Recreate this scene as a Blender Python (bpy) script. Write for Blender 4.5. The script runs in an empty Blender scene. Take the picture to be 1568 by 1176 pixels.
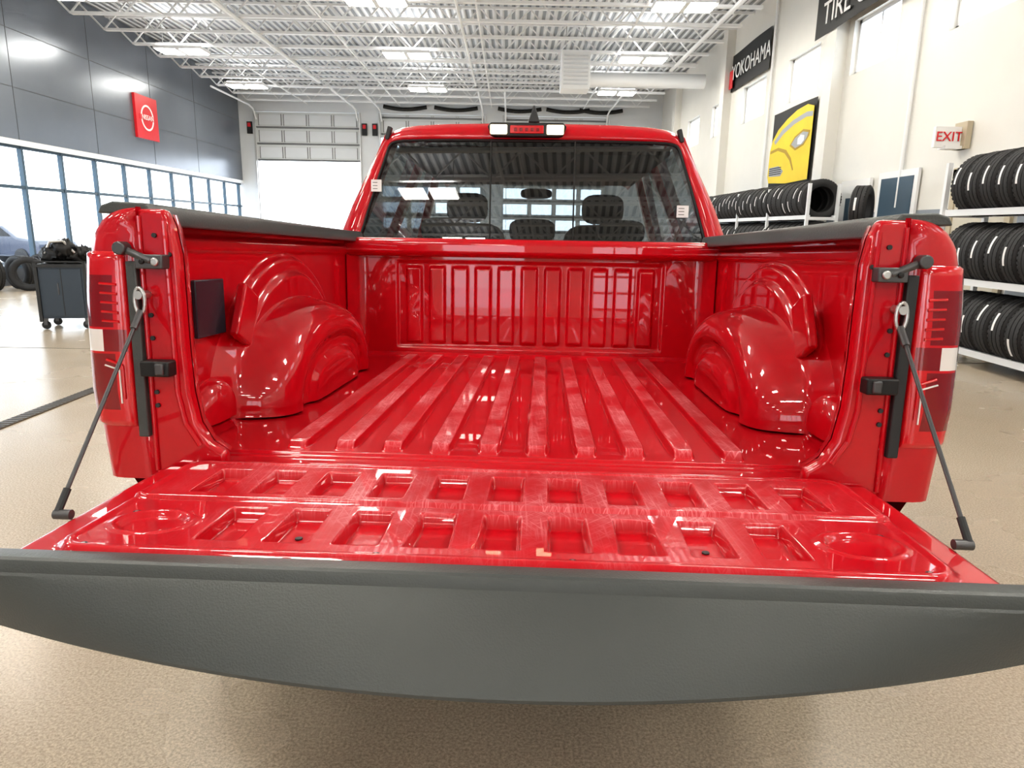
import bpy, math, random
import numpy as np
from mathutils import Matrix, Vector, noise
random.seed(3)
scene = bpy.context.scene
scene.view_settings.view_transform = 'Standard'
scene.view_settings.look = 'None'
try: scene.view_settings.look = 'Medium High Contrast'
except Exception as ex: print('look', ex)
scene.view_settings.exposure = 0.15
COL = scene.collection

# ------------------------------------------------------------------ materials
def mat(name, col, rough=0.5, metal=0.0, coat=0.0, spec=0.5, emis=None, es=0.0, noise_amt=0.0, nscale=8.0, bump=0.0, bscale=60.0, coat_rough=0.03, coat_ior=1.5):
    m = bpy.data.materials.new(name); m.use_nodes = True
    nt = m.node_tree; b = nt.nodes['Principled BSDF']
    b.inputs['Base Color'].default_value = (*col, 1)
    b.inputs['Roughness'].default_value = rough
    b.inputs['Metallic'].default_value = metal
    b.inputs['Coat Weight'].default_value = coat
    b.inputs['Coat Roughness'].default_value = coat_rough
    b.inputs['Coat IOR'].default_value = coat_ior
    b.inputs['Specular IOR Level'].default_value = spec
    if emis:
        b.inputs['Emission Color'].default_value = (*emis, 1)
        b.inputs['Emission Strength'].default_value = es
    tc = nt.nodes.new('ShaderNodeTexCoord')
    if noise_amt > 0:
        n = nt.nodes.new('ShaderNodeTexNoise'); n.inputs['Scale'].default_value = nscale; n.inputs['Detail'].default_value = 6
        nt.links.new(tc.outputs['Object'], n.inputs['Vector'])
        mx = nt.nodes.new('ShaderNodeMix'); mx.data_type = 'RGBA'
        mx.inputs['A'].default_value = (*[c*(1-noise_amt) for c in col], 1)
        mx.inputs['B'].default_value = (*[min(1, c*(1+noise_amt)) for c in col], 1)
        nt.links.new(n.outputs['Fac'], mx.inputs['Factor'])
        nt.links.new(mx.outputs['Result'], b.inputs['Base Color'])
    if bump > 0:
        n2 = nt.nodes.new('ShaderNodeTexNoise'); n2.inputs['Scale'].default_value = bscale; n2.inputs['Detail'].default_value = 3
        nt.links.new(tc.outputs['Object'], n2.inputs['Vector'])
        bp = nt.nodes.new('ShaderNodeBump'); bp.inputs['Strength'].default_value = bump; bp.inputs['Distance'].default_value = 0.01
        nt.links.new(n2.outputs['Fac'], bp.inputs['Height'])
        nt.links.new(bp.outputs['Normal'], b.inputs['Normal'])
    return m

def glass_mat(name, tint, ior=1.5, rough=0.0, gcol=(1,1,1)):
    m = bpy.data.materials.new(name); m.use_nodes = True
    nt = m.node_tree; nt.nodes.clear()
    o = nt.nodes.new('ShaderNodeOutputMaterial'); mx = nt.nodes.new('ShaderNodeMixShader')
    t = nt.nodes.new('ShaderNodeBsdfTransparent'); t.inputs['Color'].default_value = (*tint, 1)
    g = nt.nodes.new('ShaderNodeBsdfGlossy'); g.inputs['Roughness'].default_value = rough; g.inputs['Color'].default_value = (*gcol, 1)
    f = nt.nodes.new('ShaderNodeFresnel')
    geo = nt.nodes.new('ShaderNodeNewGeometry')
    mr = nt.nodes.new('ShaderNodeMapRange'); mr.inputs['To Min'].default_value = ior; mr.inputs['To Max'].default_value = 1.0/ior
    nt.links.new(geo.outputs['Backfacing'], mr.inputs['Value']); nt.links.new(mr.outputs[0], f.inputs['IOR'])
    nt.links.new(f.outputs[0], mx.inputs[0]); nt.links.new(t.outputs[0], mx.inputs[1]); nt.links.new(g.outputs[0], mx.inputs[2])
    nt.links.new(mx.outputs[0], o.inputs[0])
    return m

RED = (0.53, 0.0012, 0.0115)
M_red = mat('red_paint', RED, rough=0.40, coat=1.0, spec=0.12, coat_rough=0.010, coat_ior=1.58)
M_cap = mat('grey_plastic', (0.074, 0.080, 0.080), rough=0.34, bump=0.12, bscale=300, noise_amt=0.18, nscale=3)
M_black = mat('black_plastic', (0.012, 0.012, 0.013), rough=0.45)
M_blk2 = mat('dark_trim', (0.03, 0.032, 0.035), rough=0.5)
M_cover = mat('cover_plastic', (0.030, 0.034, 0.048), rough=0.22)
M_rubber = mat('tire_rubber', (0.028, 0.028, 0.030), rough=0.7, noise_amt=0.2, nscale=20)
M_steel = mat('steel', (0.55, 0.55, 0.55), rough=0.35, metal=0.9)
M_dsteel = mat('dark_steel', (0.12, 0.12, 0.125), rough=0.4, metal=0.7)
M_lens = mat('red_lens', (0.62, 0.004, 0.012), rough=0.12, coat=1.0)
M_lensd = mat('dark_red_lens', (0.24, 0.002, 0.008), rough=0.1, coat=1.0)
M_lensw = mat('clear_lens', (0.85, 0.80, 0.78), rough=0.15, coat=1.0)
M_seat = mat('seat_fabric', (0.010, 0.010, 0.012), rough=0.7)
M_white = mat('white_paint', (0.84, 0.85, 0.86), rough=0.5)
M_rackw = mat('rack_white', (0.8, 0.82, 0.84), rough=0.4)
M_lamp = mat('lamp_glow', (1, 1, 1), emis=(1.0, 0.95, 0.84), es=44)
M_addedglow = mat('added_ceiling_glow', (1, 1, 1), emis=(1.0, 0.98, 0.94), es=10)  # upward glow added above the fixtures to brighten deck and trusses
M_bulb = mat('cargo_lamp_glow', (1, 1, 1), emis=(1.0, 0.78, 0.42), es=2.2)
M_tint = glass_mat('tinted_glass', (0.25, 0.28, 0.30), ior=1.95)
M_glass = glass_mat('clear_glass', (0.93, 0.97, 0.99), ior=1.4)
M_wshield = glass_mat('windshield_glass', (0.95, 0.98, 0.98), ior=1.4)
M_paper = mat('paper', (0.85, 0.85, 0.85), rough=0.8)

def scuffed():
    m = bpy.data.materials.new('scuffed_red_paint'); m.use_nodes = True
    nt = m.node_tree; b = nt.nodes['Principled BSDF']; N = nt.nodes.new; L = nt.links.new
    b.inputs['Coat Weight'].default_value = 1.0; b.inputs['Coat IOR'].default_value = 1.55
    b.inputs['Specular IOR Level'].default_value = 0.12
    tc = N('ShaderNodeTexCoord'); at = N('ShaderNodeAttribute'); at.attribute_name = 'wear'
    def stretched(rot, sc, lo, hi, seed, det=3):
        mp = N('ShaderNodeMapping'); mp.vector_type = 'TEXTURE'
        mp.inputs['Rotation'].default_value = (0, 0, rot); mp.inputs['Scale'].default_value = tuple(1.0/v for v in sc)
        mp.inputs['Location'].default_value = (seed, seed*2, 0)
        L(tc.outputs['Object'], mp.inputs['Vector'])
        n = N('ShaderNodeTexNoise'); n.inputs['Scale'].default_value = 1; n.inputs['Detail'].default_value = det
        L(mp.outputs[0], n.inputs['Vector'])
        r = N('ShaderNodeMapRange'); r.inputs['From Min'].default_value = lo; r.inputs['From Max'].default_value = hi
        L(n.outputs['Fac'], r.inputs['Value']); return r.outputs[0]
    a = stretched(0.06, (230, 7, 5), 0.54, 0.62, 1)
    c = stretched(0.55, (260, 9, 5), 0.59, 0.64, 5)
    d = stretched(-0.75, (260, 9, 5), 0.59, 0.64, 9)
    h = stretched(1.5, (240, 11, 5), 0.60, 0.66, 3)
    e = stretched(0, (9, 6, 5), 0.38, 0.62, 13)
    g = stretched(0, (70, 50, 5), 0.42, 0.60, 17)
    def mth(op, x, y):
        q = N('ShaderNodeMath'); q.operation = op
        for i, v in enumerate((x, y)):
            if isinstance(v, (int, float)): q.inputs[i].default_value = v
            else: L(v, q.inputs[i])
        return q.outputs[0]
    s = mth('MAXIMUM', mth('MAXIMUM', a, c), mth('MAXIMUM', d, h))
    s = mth('ADD', mth('MULTIPLY', s, 0.30), mth('MULTIPLY', g, 0.12))
    s = mth('ADD', s, 0.14)
    s = mth('MULTIPLY', s, mth('ADD', mth('MULTIPLY', e, 0.85), 0.15))
    s = mth('MULTIPLY', s, at.outputs['Fac'])
    mx = N('ShaderNodeMix'); mx.data_type = 'RGBA'
    mx.inputs['A'].default_value = (*RED, 1); mx.inputs['B'].default_value = (0.90, 0.34, 0.38, 1)
    L(s, mx.inputs['Factor']); L(mx.outputs['Result'], b.inputs['Base Color'])
    r = N('ShaderNodeMapRange'); r.inputs['To Min'].default_value = 0.4; r.inputs['To Max'].default_value = 0.6
    L(s, r.inputs['Value']); L(r.outputs[0], b.inputs['Roughness'])
    r = N('ShaderNodeMapRange'); r.inputs['To Min'].default_value = 0.010; r.inputs['To Max'].default_value = 0.12
    L(s, r.inputs['Value']); L(r.outputs[0], b.inputs['Coat Roughness'])
    return m
M_scuff = scuffed()

def floor_mat():
    m = bpy.data.materials.new('polished_concrete'); m.use_nodes = True
    nt = m.node_tree; b = nt.nodes['Principled BSDF']; N = nt.nodes.new; L = nt.links.new
    tc = N('ShaderNodeTexCoord')
    n1 = N('ShaderNodeTexNoise'); n1.inputs['Scale'].default_value = 0.7; n1.inputs['Detail'].default_value = 3
    n2 = N('ShaderNodeTexNoise'); n2.inputs['Scale'].default_value = 120; n2.inputs['Detail'].default_value = 5; n2.inputs['Roughness'].default_value = 0.8
    for n in (n1, n2): L(tc.outputs['Object'], n.inputs['Vector'])
    r1 = N('ShaderNodeValToRGB'); r1.color_ramp.elements[0].position = 0.25; r1.color_ramp.elements[1].position = 0.75
    r1.color_ramp.elements[0].color = (0.455, 0.375, 0.285, 1); r1.color_ramp.elements[1].color = (0.53, 0.455, 0.365, 1)
    L(n1.outputs['Fac'], r1.inputs[0])
    r2 = N('ShaderNodeMapRange'); r2.inputs['From Min'].default_value = 0.36; r2.inputs['From Max'].default_value = 0.64
    r2.inputs['To Min'].default_value = 0.58; r2.inputs['To Max'].default_value = 1.27
    L(n2.outputs['Fac'], r2.inputs['Value'])
    mx = N('ShaderNodeMix'); mx.data_type = 'RGBA'; mx.blend_type = 'MULTIPLY'; mx.inputs['Factor'].default_value = 1
    L(r1.outputs[0], mx.inputs['A']); L(r2.outputs[0], mx.inputs['B']); L(mx.outputs['Result'], b.inputs['Base Color'])
    n3 = N('ShaderNodeTexNoise'); n3.inputs['Scale'].default_value = 1.5; n3.inputs['Detail'].default_value = 3
    L(tc.outputs['Object'], n3.inputs['Vector'])
    r3 = N('ShaderNodeMapRange'); r3.inputs['To Min'].default_value = 0.18; r3.inputs['To Max'].default_value = 0.34
    L(n3.outputs['Fac'], r3.inputs['Value']); L(r3.outputs[0], b.inputs['Roughness'])
    return m
M_floor = floor_mat()

def deck_mat():
    m = bpy.data.materials.new('corrugated_deck'); m.use_nodes = True
    nt = m.node_tree; b = nt.nodes['Principled BSDF']; N = nt.nodes.new; L = nt.links.new
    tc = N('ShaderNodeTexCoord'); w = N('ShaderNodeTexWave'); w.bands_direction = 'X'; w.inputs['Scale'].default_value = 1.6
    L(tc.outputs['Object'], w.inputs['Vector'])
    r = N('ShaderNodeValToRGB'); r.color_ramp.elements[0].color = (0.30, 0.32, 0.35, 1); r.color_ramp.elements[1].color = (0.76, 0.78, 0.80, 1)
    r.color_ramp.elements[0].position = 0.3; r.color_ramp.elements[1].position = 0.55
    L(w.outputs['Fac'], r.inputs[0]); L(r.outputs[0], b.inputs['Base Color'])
    bp = N('ShaderNodeBump'); bp.inputs['Distance'].default_value = 0.05; L(w.outputs['Fac'], bp.inputs['Height']); L(bp.outputs[0], b.inputs['Normal'])
    return m
M_deck = deck_mat()

# ------------------------------------------------------------------ helpers
def link(o, parent=None):
    COL.objects.link(o)
    if parent is not None: o.parent = parent
    return o
def empty(name, parent=None):
    return link(bpy.data.objects.new(name, None), parent)
class MB:
    def __init__(s): s.v = []; s.f = []; s.mi = []; s.mats = []
    def m(s, mt):
        if mt not in s.mats: s.mats.append(mt)
        return s.mats.index(mt)
    def add(s, vs, fs, mt):
        o = len(s.v); s.v += [tuple(v) for v in vs]; k = s.m(mt)
        for f in fs: s.f.append(tuple(i+o for i in f)); s.mi.append(k)
    def box(s, lo, hi, mt, rot=None, piv=None):
        x0, y0, z0 = lo; x1, y1, z1 = hi
        vs = [Vector(p) for p in ((x0,y0,z0),(x1,y0,z0),(x1,y1,z0),(x0,y1,z0),(x0,y0,z1),(x1,y0,z1),(x1,y1,z1),(x0,y1,z1))]
        if rot is not None:
            c = Vector(piv) if piv else sum(vs, Vector())/8
            vs = [c + rot @ (v-c) for v in vs]
        s.add(vs, [(0,3,2,1),(4,5,6,7),(0,1,5,4),(1,2,6,5),(2,3,7,6),(3,0,4,7)], mt)
    def tube(s, p0, p1, r, mt, n=8, r2=None):
        p0 = Vector(p0); p1 = Vector(p1); d = (p1-p0).normalized(); r2 = r if r2 is None else r2
        u = d.orthogonal().normalized(); w = d.cross(u)
        vs = []
        for p, rr in ((p0, r), (p1, r2)):
            for i in range(n):
                a = 2*math.pi*i/n; vs.append(p + rr*(math.cos(a)*u + math.sin(a)*w))
        fs = [(i, (i+1) % n, n+(i+1) % n, n+i) for i in range(n)] + [tuple(range(n-1, -1, -1)), tuple(range(n, 2*n))]
        s.add(vs, fs, mt)
    def path(s, pts, r, mt, n=8):
        for a, b in zip(pts[:-1], pts[1:]): s.tube(a, b, r, mt, n)
    def prism(s, poly, axis, a0, a1, mt):
        n = len(poly); vs = []
        for a in (a0, a1):
            for p in poly:
                vs.append((p[0], a, p[1]) if axis == 'y' else ((a, p[0], p[1]) if axis == 'x' else (p[0], p[1], a)))
        fs = [(i, (i+1) % n, n+(i+1) % n, n+i) for i in range(n)] + [tuple(range(n-1, -1, -1)), tuple(range(n, 2*n))]
        s.add(vs, fs, mt)
    def lathe(s, prof, mt, c=(0,0,0), axis='y', n=40):
        vs = []
        for i in range(n):
            a = 2*math.pi*i/n
            for r, h in prof:
                if axis == 'y': vs.append((c[0]+r*math.cos(a), c[1]+h, c[2]+r*math.sin(a)))
                elif axis == 'x': vs.append((c[0]+h, c[1]+r*math.cos(a), c[2]+r*math.sin(a)))
                else: vs.append((c[0]+r*math.cos(a), c[1]+r*math.sin(a), c[2]+h))
        k = len(prof)
        fs = [(i*k+j, i*k+j+1, ((i+1) % n)*k+j+1, ((i+1) % n)*k+j) for i in range(n) for j in range(k-1)]
        s.add(vs, fs, mt)
    def obj(s, name, parent=None, smooth=False, bevel=0, fixn=True, angle=35):
        me = bpy.data.meshes.new(name); me.from_pydata(s.v, [], s.f)
        for mt in s.mats: me.materials.append(mt)
        me.polygons.foreach_set('material_index', s.mi)
        if fixn:
            import bmesh
            bm = bmesh.new(); bm.from_mesh(me); bmesh.ops.recalc_face_normals(bm, faces=bm.faces); bm.to_mesh(me); bm.free()
        o = bpy.data.objects.new(name, me); link(o, parent)
        if smooth:
            me.polygons.foreach_set('use_smooth', [True]*len(me.polygons))
            try: me.set_sharp_from_angle(angle=math.radians(angle))
            except Exception: pass
        if bevel > 0:
            md = o.modifiers.new('bevel', 'BEVEL'); md.width = bevel; md.segments = 3; md.limit_method = 'ANGLE'; md.angle_limit = math.radians(40)
            md.harden_normals = False
            me.polygons.foreach_set('use_smooth', [True]*len(me.polygons))
            try: me.set_sharp_from_angle(angle=math.radians(40))
            except Exception: pass
        return o
def grid(name, us, vs, fn, mt, parent=None, flip=False, solid=0, matfn=None, mats=None, sharp=None):
    P = []; W = []
    for u in us:
        for v in vs:
            r = fn(u, v)
            P.append(r[:3]); W.append(r[3] if len(r) > 3 else 0.0)
    n = len(vs); F = []; MI = []
    for i in range(len(us)-1):
        for j in range(n-1):
            f = (i*n+j, (i+1)*n+j, (i+1)*n+j+1, i*n+j+1)
            F.append(f[::-1] if flip else f)
            if matfn: MI.append(matfn(i, j))
    me = bpy.data.meshes.new(name); me.from_pydata(P, [], F)
    for q in (mats or [mt]): me.materials.append(q)
    if matfn: me.polygons.foreach_set('material_index', MI)
    me.polygons.foreach_set('use_smooth', [True]*len(F))
    a = me.attributes.new('wear', 'FLOAT', 'POINT'); a.data.foreach_set('value', W)
    if sharp:
        try: me.set_sharp_from_angle(angle=math.radians(sharp))
        except Exception: pass
    o = bpy.data.objects.new(name, me); link(o, parent)
    if solid:
        md = o.modifiers.new('solid', 'SOLIDIFY'); md.thickness = solid; md.offset = -1
    return o
def lin(a, b, n): return [a+(b-a)*i/(n-1) for i in range(n)]
def ss(a, b, x):
    t = min(1, max(0, (x-a)/(b-a))); return t*t*(3-2*t)
def bump1(x, c, hw, sl): return 1-ss(hw, hw+sl, abs(x-c))
def text(name, s, size, mt, parent, loc, rot, ext=0.004, scalex=1.0):
    c = bpy.data.curves.new(name, 'FONT'); c.body = s; c.size = size; c.extrude = ext; c.align_x = 'CENTER'; c.align_y = 'CENTER'
    c.materials.append(mt); o = bpy.data.objects.new(name, c); link(o, parent); o.location = loc; o.rotation_euler = rot; o.scale = (scalex, 1, 1)
    return o

# ------------------------------------------------------------------ camera
CAMH = 1.38
def cam_matrix(loc, yaw, pitch, roll):
    y, p, r = map(math.radians, (yaw, pitch, roll))
    F = Vector((-math.sin(y)*math.cos(p), math.cos(y)*math.cos(p), -math.sin(p)))
    R = Vector((math.cos(y), math.sin(y), 0)); U = R.cross(F)
    R2 = R*math.cos(r)+U*math.sin(r); U2 = U*math.cos(r)-R*math.sin(r)
    return Matrix((( R2.x, U2.x, -F.x, loc[0]), (R2.y, U2.y, -F.y, loc[1]), (R2.z, U2.z, -F.z, loc[2]), (0, 0, 0, 1)))
camd = bpy.data.cameras.new('camera'); cam = bpy.data.objects.new('camera', camd); link(cam)
camd.lens = 24.3; camd.sensor_width = 36; camd.clip_end = 300; camd.clip_start = 0.02
CW = cam_matrix((0, 0, CAMH), -0.37, 12.63, 1.0)
cam.matrix_world = CW
scene.camera = cam

# ------------------------------------------------------------------ TRUCK (local frame, nose-down rake, parked at a slight angle)
truck = empty('pickup_truck')
truck.matrix_world = CW @ cam_matrix((0.063, 0, 1.31), 2.4, 10.5, 1.0).inverted()
FZ = 0.86
rib_x = [s*(0.0583+0.1167*k) for k in range(5) for s in (-1, 1)]
def floor_fn(x, y):
    t = ss(1.590, 1.640, y)
    sc = 0.78+0.22*t
    m = max(bump1(x, c, 0.0225*sc, 0.0070) for c in rib_x)
    e = ss(1.590, 1.616, y)*(1-ss(3.12, 3.15, y))
    w = max(bump1(x, c, 0.021*sc, 0.003) for c in rib_x)*e
    m = m*e
    z = FZ - 0.018 + 0.019*m
    z -= 0.010*(1-ss(1.525, 1.538, y))
    z += 0.006*bump1(y, 1.556, 0.004, 0.007)
    d = abs(x)-0.765
    if d > 0: z += 0.06-math.sqrt(max(0, 0.0036-min(d, 0.06)**2))
    d = y-3.16
    if d > 0: z += 0.05-math.sqrt(max(0, 0.0025-min(d, 0.05)**2))
    return (x, y, z, w*(1.0+0.55*ss(3.0, 1.8, y)) + 0.05*(1-m)*(1 if abs(x) < .6 else .4))
xs = set(round(v, 4) for v in lin(-0.825, 0.825, 166))
for c in rib_x:
    for d in (.017, .0195, .0225, .024, .0258, .0275, .0295, .031): xs.add(round(c-d, 5)); xs.add(round(c+d, 5))
xs = sorted(xs)
ys = lin(1.482, 1.70, 80)+lin(1.74, 3.08, 30)[0:]+lin(3.10, 3.21, 28)
grid('bed_floor', xs, ys, floor_fn, M_scuff, truck)

# bulkhead
def bulk_fn(x, z):
    y = 3.205
    cs = [0.106*k for k in range(-5, 6)]
    m = max(bump1(x, c, 0.030, 0.009) for c in cs)*ss(0.90, 0.915, z)*(1-ss(1.245, 1.262, z))
    y -= 0.014*m
    frame = bump1(x, 0, 0.60, 0.015)*ss(0.88, 0.893, z)*(1-ss(1.270, 1.285, z))
    y -= 0.008*(1-frame)
    d = abs(x)-0.74
    if d > 0: y -= 0.05*(d/0.09)**2
    return (x, y, z)
grid('bulkhead_panel', lin(-0.83, 0.83, 460), lin(0.86, 1.34, 100), bulk_fn, M_red, truck)
b = MB()
b.prism([(3.135, 1.315), (3.135, 1.365), (3.15, 1.382), (3.27, 1.384), (3.27, 1.30), (3.16, 1.30)], 'x', -0.86, 0.86, M_red)
b.box((-0.86, 3.225, 0.6), (0.86, 3.265, 1.32), M_red)
b.obj('bulkhead_rail', truck, bevel=0.012)

WC = 2.38
for s, side in ((-1, 'left'), (1, 'right')):
    def wall_fn(y, z, s=s):
        x = 0.835
        r = math.hypot((y-WC)/(1.06 if y > WC else 1.14), (z-0.86)*1.10)
        x -= 0.026*(1-ss(0.465, 0.49, r))
        x -= 0.020*(1-ss(0.405, 0.43, r))
        x -= 0.012*bump1(y, 1.66, 0.02, 0.015)*ss(0.95, 1.0, z)
        x -= 0.014*bump1(y, 3.02, 0.03, 0.015)*ss(0.95, 1.0, z)*(1-ss(1.25, 1.3, z))
        x -= 0.010*bump1(z, 1.325, 0.012, 0.012)
        return (s*x, y, z)
    grid('inner_wall_'+side, lin(1.50, 3.22, 300), lin(0.86, 1.385, 110), wall_fn, M_red, truck)
    secs = [(.835,.50,.355),(.80,.465,.310),(.79,.452,.296),(.775,.445,.289),(.73,.437,.281),(.69,.424,.268),(.668,.410,.254),(.652,.392,.237),(.643,.368,.216),(.640,.345,.197),
            (.644,.330,.184),(.656,.320,.173),(.664,.30,.160),(.666,.26,.137),(.660,.243,.125),(.648,.23,.115),(.642,.21,.103),(.639,.15,.075),(.639,.0,.0)]
    def wh(i, th, s=s):
        x, ry, rz = secs[i]; e = 0.92
        c, q = math.cos(th), math.sin(th)
        k = 1.17 if c < 0 else 1.09
        return (s*x, WC+ry*k*math.copysign(abs(c)**e, c), FZ-0.012+rz*1.06*abs(q)**(e*.92))
    grid('wheelhouse_'+side, list(range(len(secs))), lin(0, math.pi, 84), wh, M_red, truck)
    for nm, cy, cz, ry, rz, dp in (('a', 1.82, .86, .15, .11, .06), ('b', 2.92, .86, .15, .12, .05)):
        def bf(i, th, s=s, cy=cy, cz=cz, ry=ry, rz=rz, dp=dp):
            t = i/10*math.pi/2
            return (s*(0.845-dp*math.sin(t)), cy+ry*math.cos(t)**0.6*math.cos(th), cz+rz*math.cos(t)**0.6*math.sin(th))
        grid('stamped_shoulder_%s_%s' % (nm, side), range(11), lin(0, math.pi, 25), bf, M_red, truck)
    b = MB()
    b.box((s*0.79-0.014, 1.95-.05, 1.05), (s*0.79+0.014, 1.95+.05, 1.21), M_red, rot=Matrix.Rotation(math.radians(-28), 3, 'X'))
    b.obj('tie_bracket_'+side, truck, bevel=0.008)
    if s < 0:
        b = MB(); b.box((-.832, 1.735, 1.085), (-0.820, 1.895, 1.235), M_cover); b.obj('bed_pocket_cover', truck, bevel=0.003)
    prof = [(.45,.90),(.60,.905),(.81,.925),(1.0,.942),(1.2,.938),(1.30,.928),(1.345,.915),(1.372,.895),(1.388,.872),(1.396,.845),(1.399,.80)]
    pz = [p[0] for p in prof]; px = [p[1] for p in prof]
    zr = lin(.60, 1.30, 18)+[1.32, 1.335, 1.35, 1.362, 1.372, 1.380, 1.388, 1.393, 1.396, 1.398, 1.399]
    path = [('a', .795, 1.50), ('a', .797, 1.475), ('a', .803, 1.466), ('r', -.10, 1.463), ('r', -.05, 1.463), ('r', -.03, 1.467), ('r', -.014, 1.477), ('r', -.004, 1.493), ('r', 0, 1.515), ('r', .008, 1.56), ('r', .025, 1.70), ('r', .04, 1.85)]
    path += [('r', .055, y) for y in lin(1.92, 2.84, 30)] + [('r', .05, 3.0), ('r', .035, 3.29), ('a', .80, 3.295)]
    def side_fn(i, z, s=s):
        k, a, y = path[i]
        zl = 0.80 if y < 1.7 else 0.60
        if abs(y-WC) < 0.46: zl = max(zl, 0.42+math.sqrt(0.46**2-(y-WC)**2))
        zz = zl+(z-.60)/(1.399-.60)*(1.399-zl)
        x = float(np.interp(zz, pz, px))
        xx = a if k == 'a' else max(0.80, x+a)
        if k == 'a' and y < 2: xx = min(a, x)
        return (s*xx, y, zz)
    grid('box_side_'+side, range(len(path)), zr, side_fn, M_red, truck)
    b = MB()
    b.prism([(s*.782, 1.362), (s*.782, 1.398), (s*.790, 1.408), (s*.86, 1.410), (s*.885, 1.402), (s*.893, 1.385), (s*.80, 1.385), (s*.80, 1.362)], 'y', 1.478, 3.26, M_cap)
    b.obj('rail_cap_'+side, truck, bevel=0.004)
    b = MB()
    inner = [(.742, 1.395), (.728, 1.36), (.718, 1.30), (.716, 1.10), (.712, 1.00), (.700, .93), (.675, .885), (.64, .862), (.64, .80), (.803, .80), (.803, 1.395)]
    b.prism([(s*x, z) for x, z in inner], 'y', 1.468, 1.50, M_red)
    b.obj('rear_jamb_'+side, truck, bevel=0.010)
    def jamb_fn(i, z, s=s):
        xi = float(np.interp(z, [.862, .885, .93, 1.0, 1.1, 1.3, 1.36, 1.395], [.64, .675, .70, .712, .716, .718, .728, .742]))
        t = i/6
        return (s*(xi+(0.84-xi)*t**1.6), 1.495+0.13*t**0.8, z)
    grid('jamb_return_'+side, range(7), lin(.862, 1.385, 40), jamb_fn, M_red, truck)
    b = MB()
    b.path([(s*.742, 1.466, 1.37), (s*.740, 1.466, 1.25), (s*.738, 1.466, 1.0), (s*.725, 1.466, .93), (s*.695, 1.466, .88)], 0.006, M_red, 10)
    b.path([(s*.796, 1.466, 1.38), (s*.796, 1.466, .82)], 0.005, M_red, 10)
    b.obj('jamb_bead_'+side, truck, smooth=True)
    b = MB(); b.box((min(s*.803, s*.826), 1.452, .90), (max(s*.803, s*.826), 1.475, 1.285), M_cap if s < 0 else M_blk2); b.obj('weather_strip_'+side, truck, bevel=0.003)
    lp = [('a', .829, 1.475), ('a', .831, 1.460), ('a', .836, 1.455), ('r', -.075, 1.4545), ('r', -.05, 1.455), ('r', -.028, 1.459), ('r', -.010, 1.470), ('r', .003, 1.488), ('r', .008, 1.512), ('r', .015, 1.56), ('r', .024, 1.62)]
    lz = [.922, .930, .935, .96, 1.0, 1.05, 1.085, 1.09, 1.138, 1.143, 1.18, 1.22, 1.255, 1.285, 1.30, 1.305]
    def lamp_fn(i, z, s=s):
        k, a, y = lp[i]; x = float(np.interp(z, pz, px)); sh = 0.006 if z in (.922, 1.305) else 0
        xx = a if k == 'a' else x+a
        return (s*(xx-sh*.5), y+sh, z)
    def lm(i, j):
        z = (lz[j]+lz[j+1])/2
        if i < 2 or i >= 8: return 0
        if 1.09 < z < 1.138: return 2 if i >= 4 else 1
        if 3 <= i <= 6 and (.96 < z < 1.085 or 1.143 < z < 1.255): return 1
        return 0
    grid('tail_lamp_'+side, range(len(lp)), lz, lamp_fn, None, truck, matfn=lm, mats=[M_lens, M_lensd, M_lensw])
    b = MB()
    b.path([(s*.850, 1.4530, .985), (s*.850, 1.4530, 1.06), (s*.885, 1.4525, 1.072)], .003, M_lens, 8)
    b.path([(s*.858, 1.4530, .975), (s*.858, 1.4530, 1.05), (s*.89, 1.454, 1.060)], .002, M_lensw, 8)
    for zz in (1.155, 1.175, 1.195, 1.215, 1.235): b.path([(s*.850, 1.4535, zz), (s*.886, 1.4525, zz+.002)], .003, M_lens, 8)
    b.obj('tail_lamp_ribs_'+side, truck, smooth=True)
    b = MB()
    b.tube((s*.822, 1.455, 1.312), (s*.822, 1.425, 1.312), .014, M_dsteel, 14)
    b.tube((s*.822, 1.44, 1.312), (s*.760, 1.44, 1.285), .008, M_dsteel, 12)
    b.box((min(s*.735, s*.795), 1.435, 1.270), (max(s*.735, s*.795), 1.468, 1.300), M_dsteel)
    b.tube((s*.75, 1.435, 1.285), (s*.75, 1.429, 1.285), .009, M_steel, 12)
    b.tube((s*.778, 1.435, 1.285), (s*.778, 1.429, 1.285), .006, M_black, 12)
    b.obj('upper_striker_'+side, truck, bevel=0.003)
    b = MB()
    b.box((min(s*.735, s*.80), 1.43, 1.040), (max(s*.735, s*.80), 1.468, 1.074), M_black)
    b.box((min(s*.745, s*.765), 1.425, 1.044), (max(s*.745, s*.765), 1.44, 1.070), M_dsteel)
    b.obj('lower_bracket_'+side, truck, bevel=0.004)
    b = MB()
    for zz, xx in ((1.12, .785), (1.0, .785), (.97, .785), (1.17, .785), (1.34, .765), (1.30, .735)):
        b.tube((s*xx, 1.47, zz), (s*xx, 1.463, zz), .005, M_blk2, 12)
    b.obj('jamb_bolts_'+side, truck)
    b = MB()
    top = Vector((s*.790, 1.448, 1.215)); bot = Vector((s*.800, 1.145, .842))
    b.tube(top+Vector((0, .02, 0.0)), top+Vector((0, -.018, 0)), .009, M_steel, 14)
    ring = []
    for i in range(17):
        a = 2*math.pi*i/16; ring.append(top+Vector((s*0.011*math.sin(a), -.012, 0.028*math.cos(a)-.012)))
    b.path(ring, .004, M_steel, 8)
    p1 = top+Vector((0, -.012, -.035))
    b.tube(p1, p1+(bot-p1)*.10, .0075, M_dsteel, 10)
    b.tube(p1+(bot-p1)*.08, bot, .0042, M_dsteel, 10)
    b.tube(bot-(bot-p1)*.10, bot, .007, M_blk2, 10)
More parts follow.
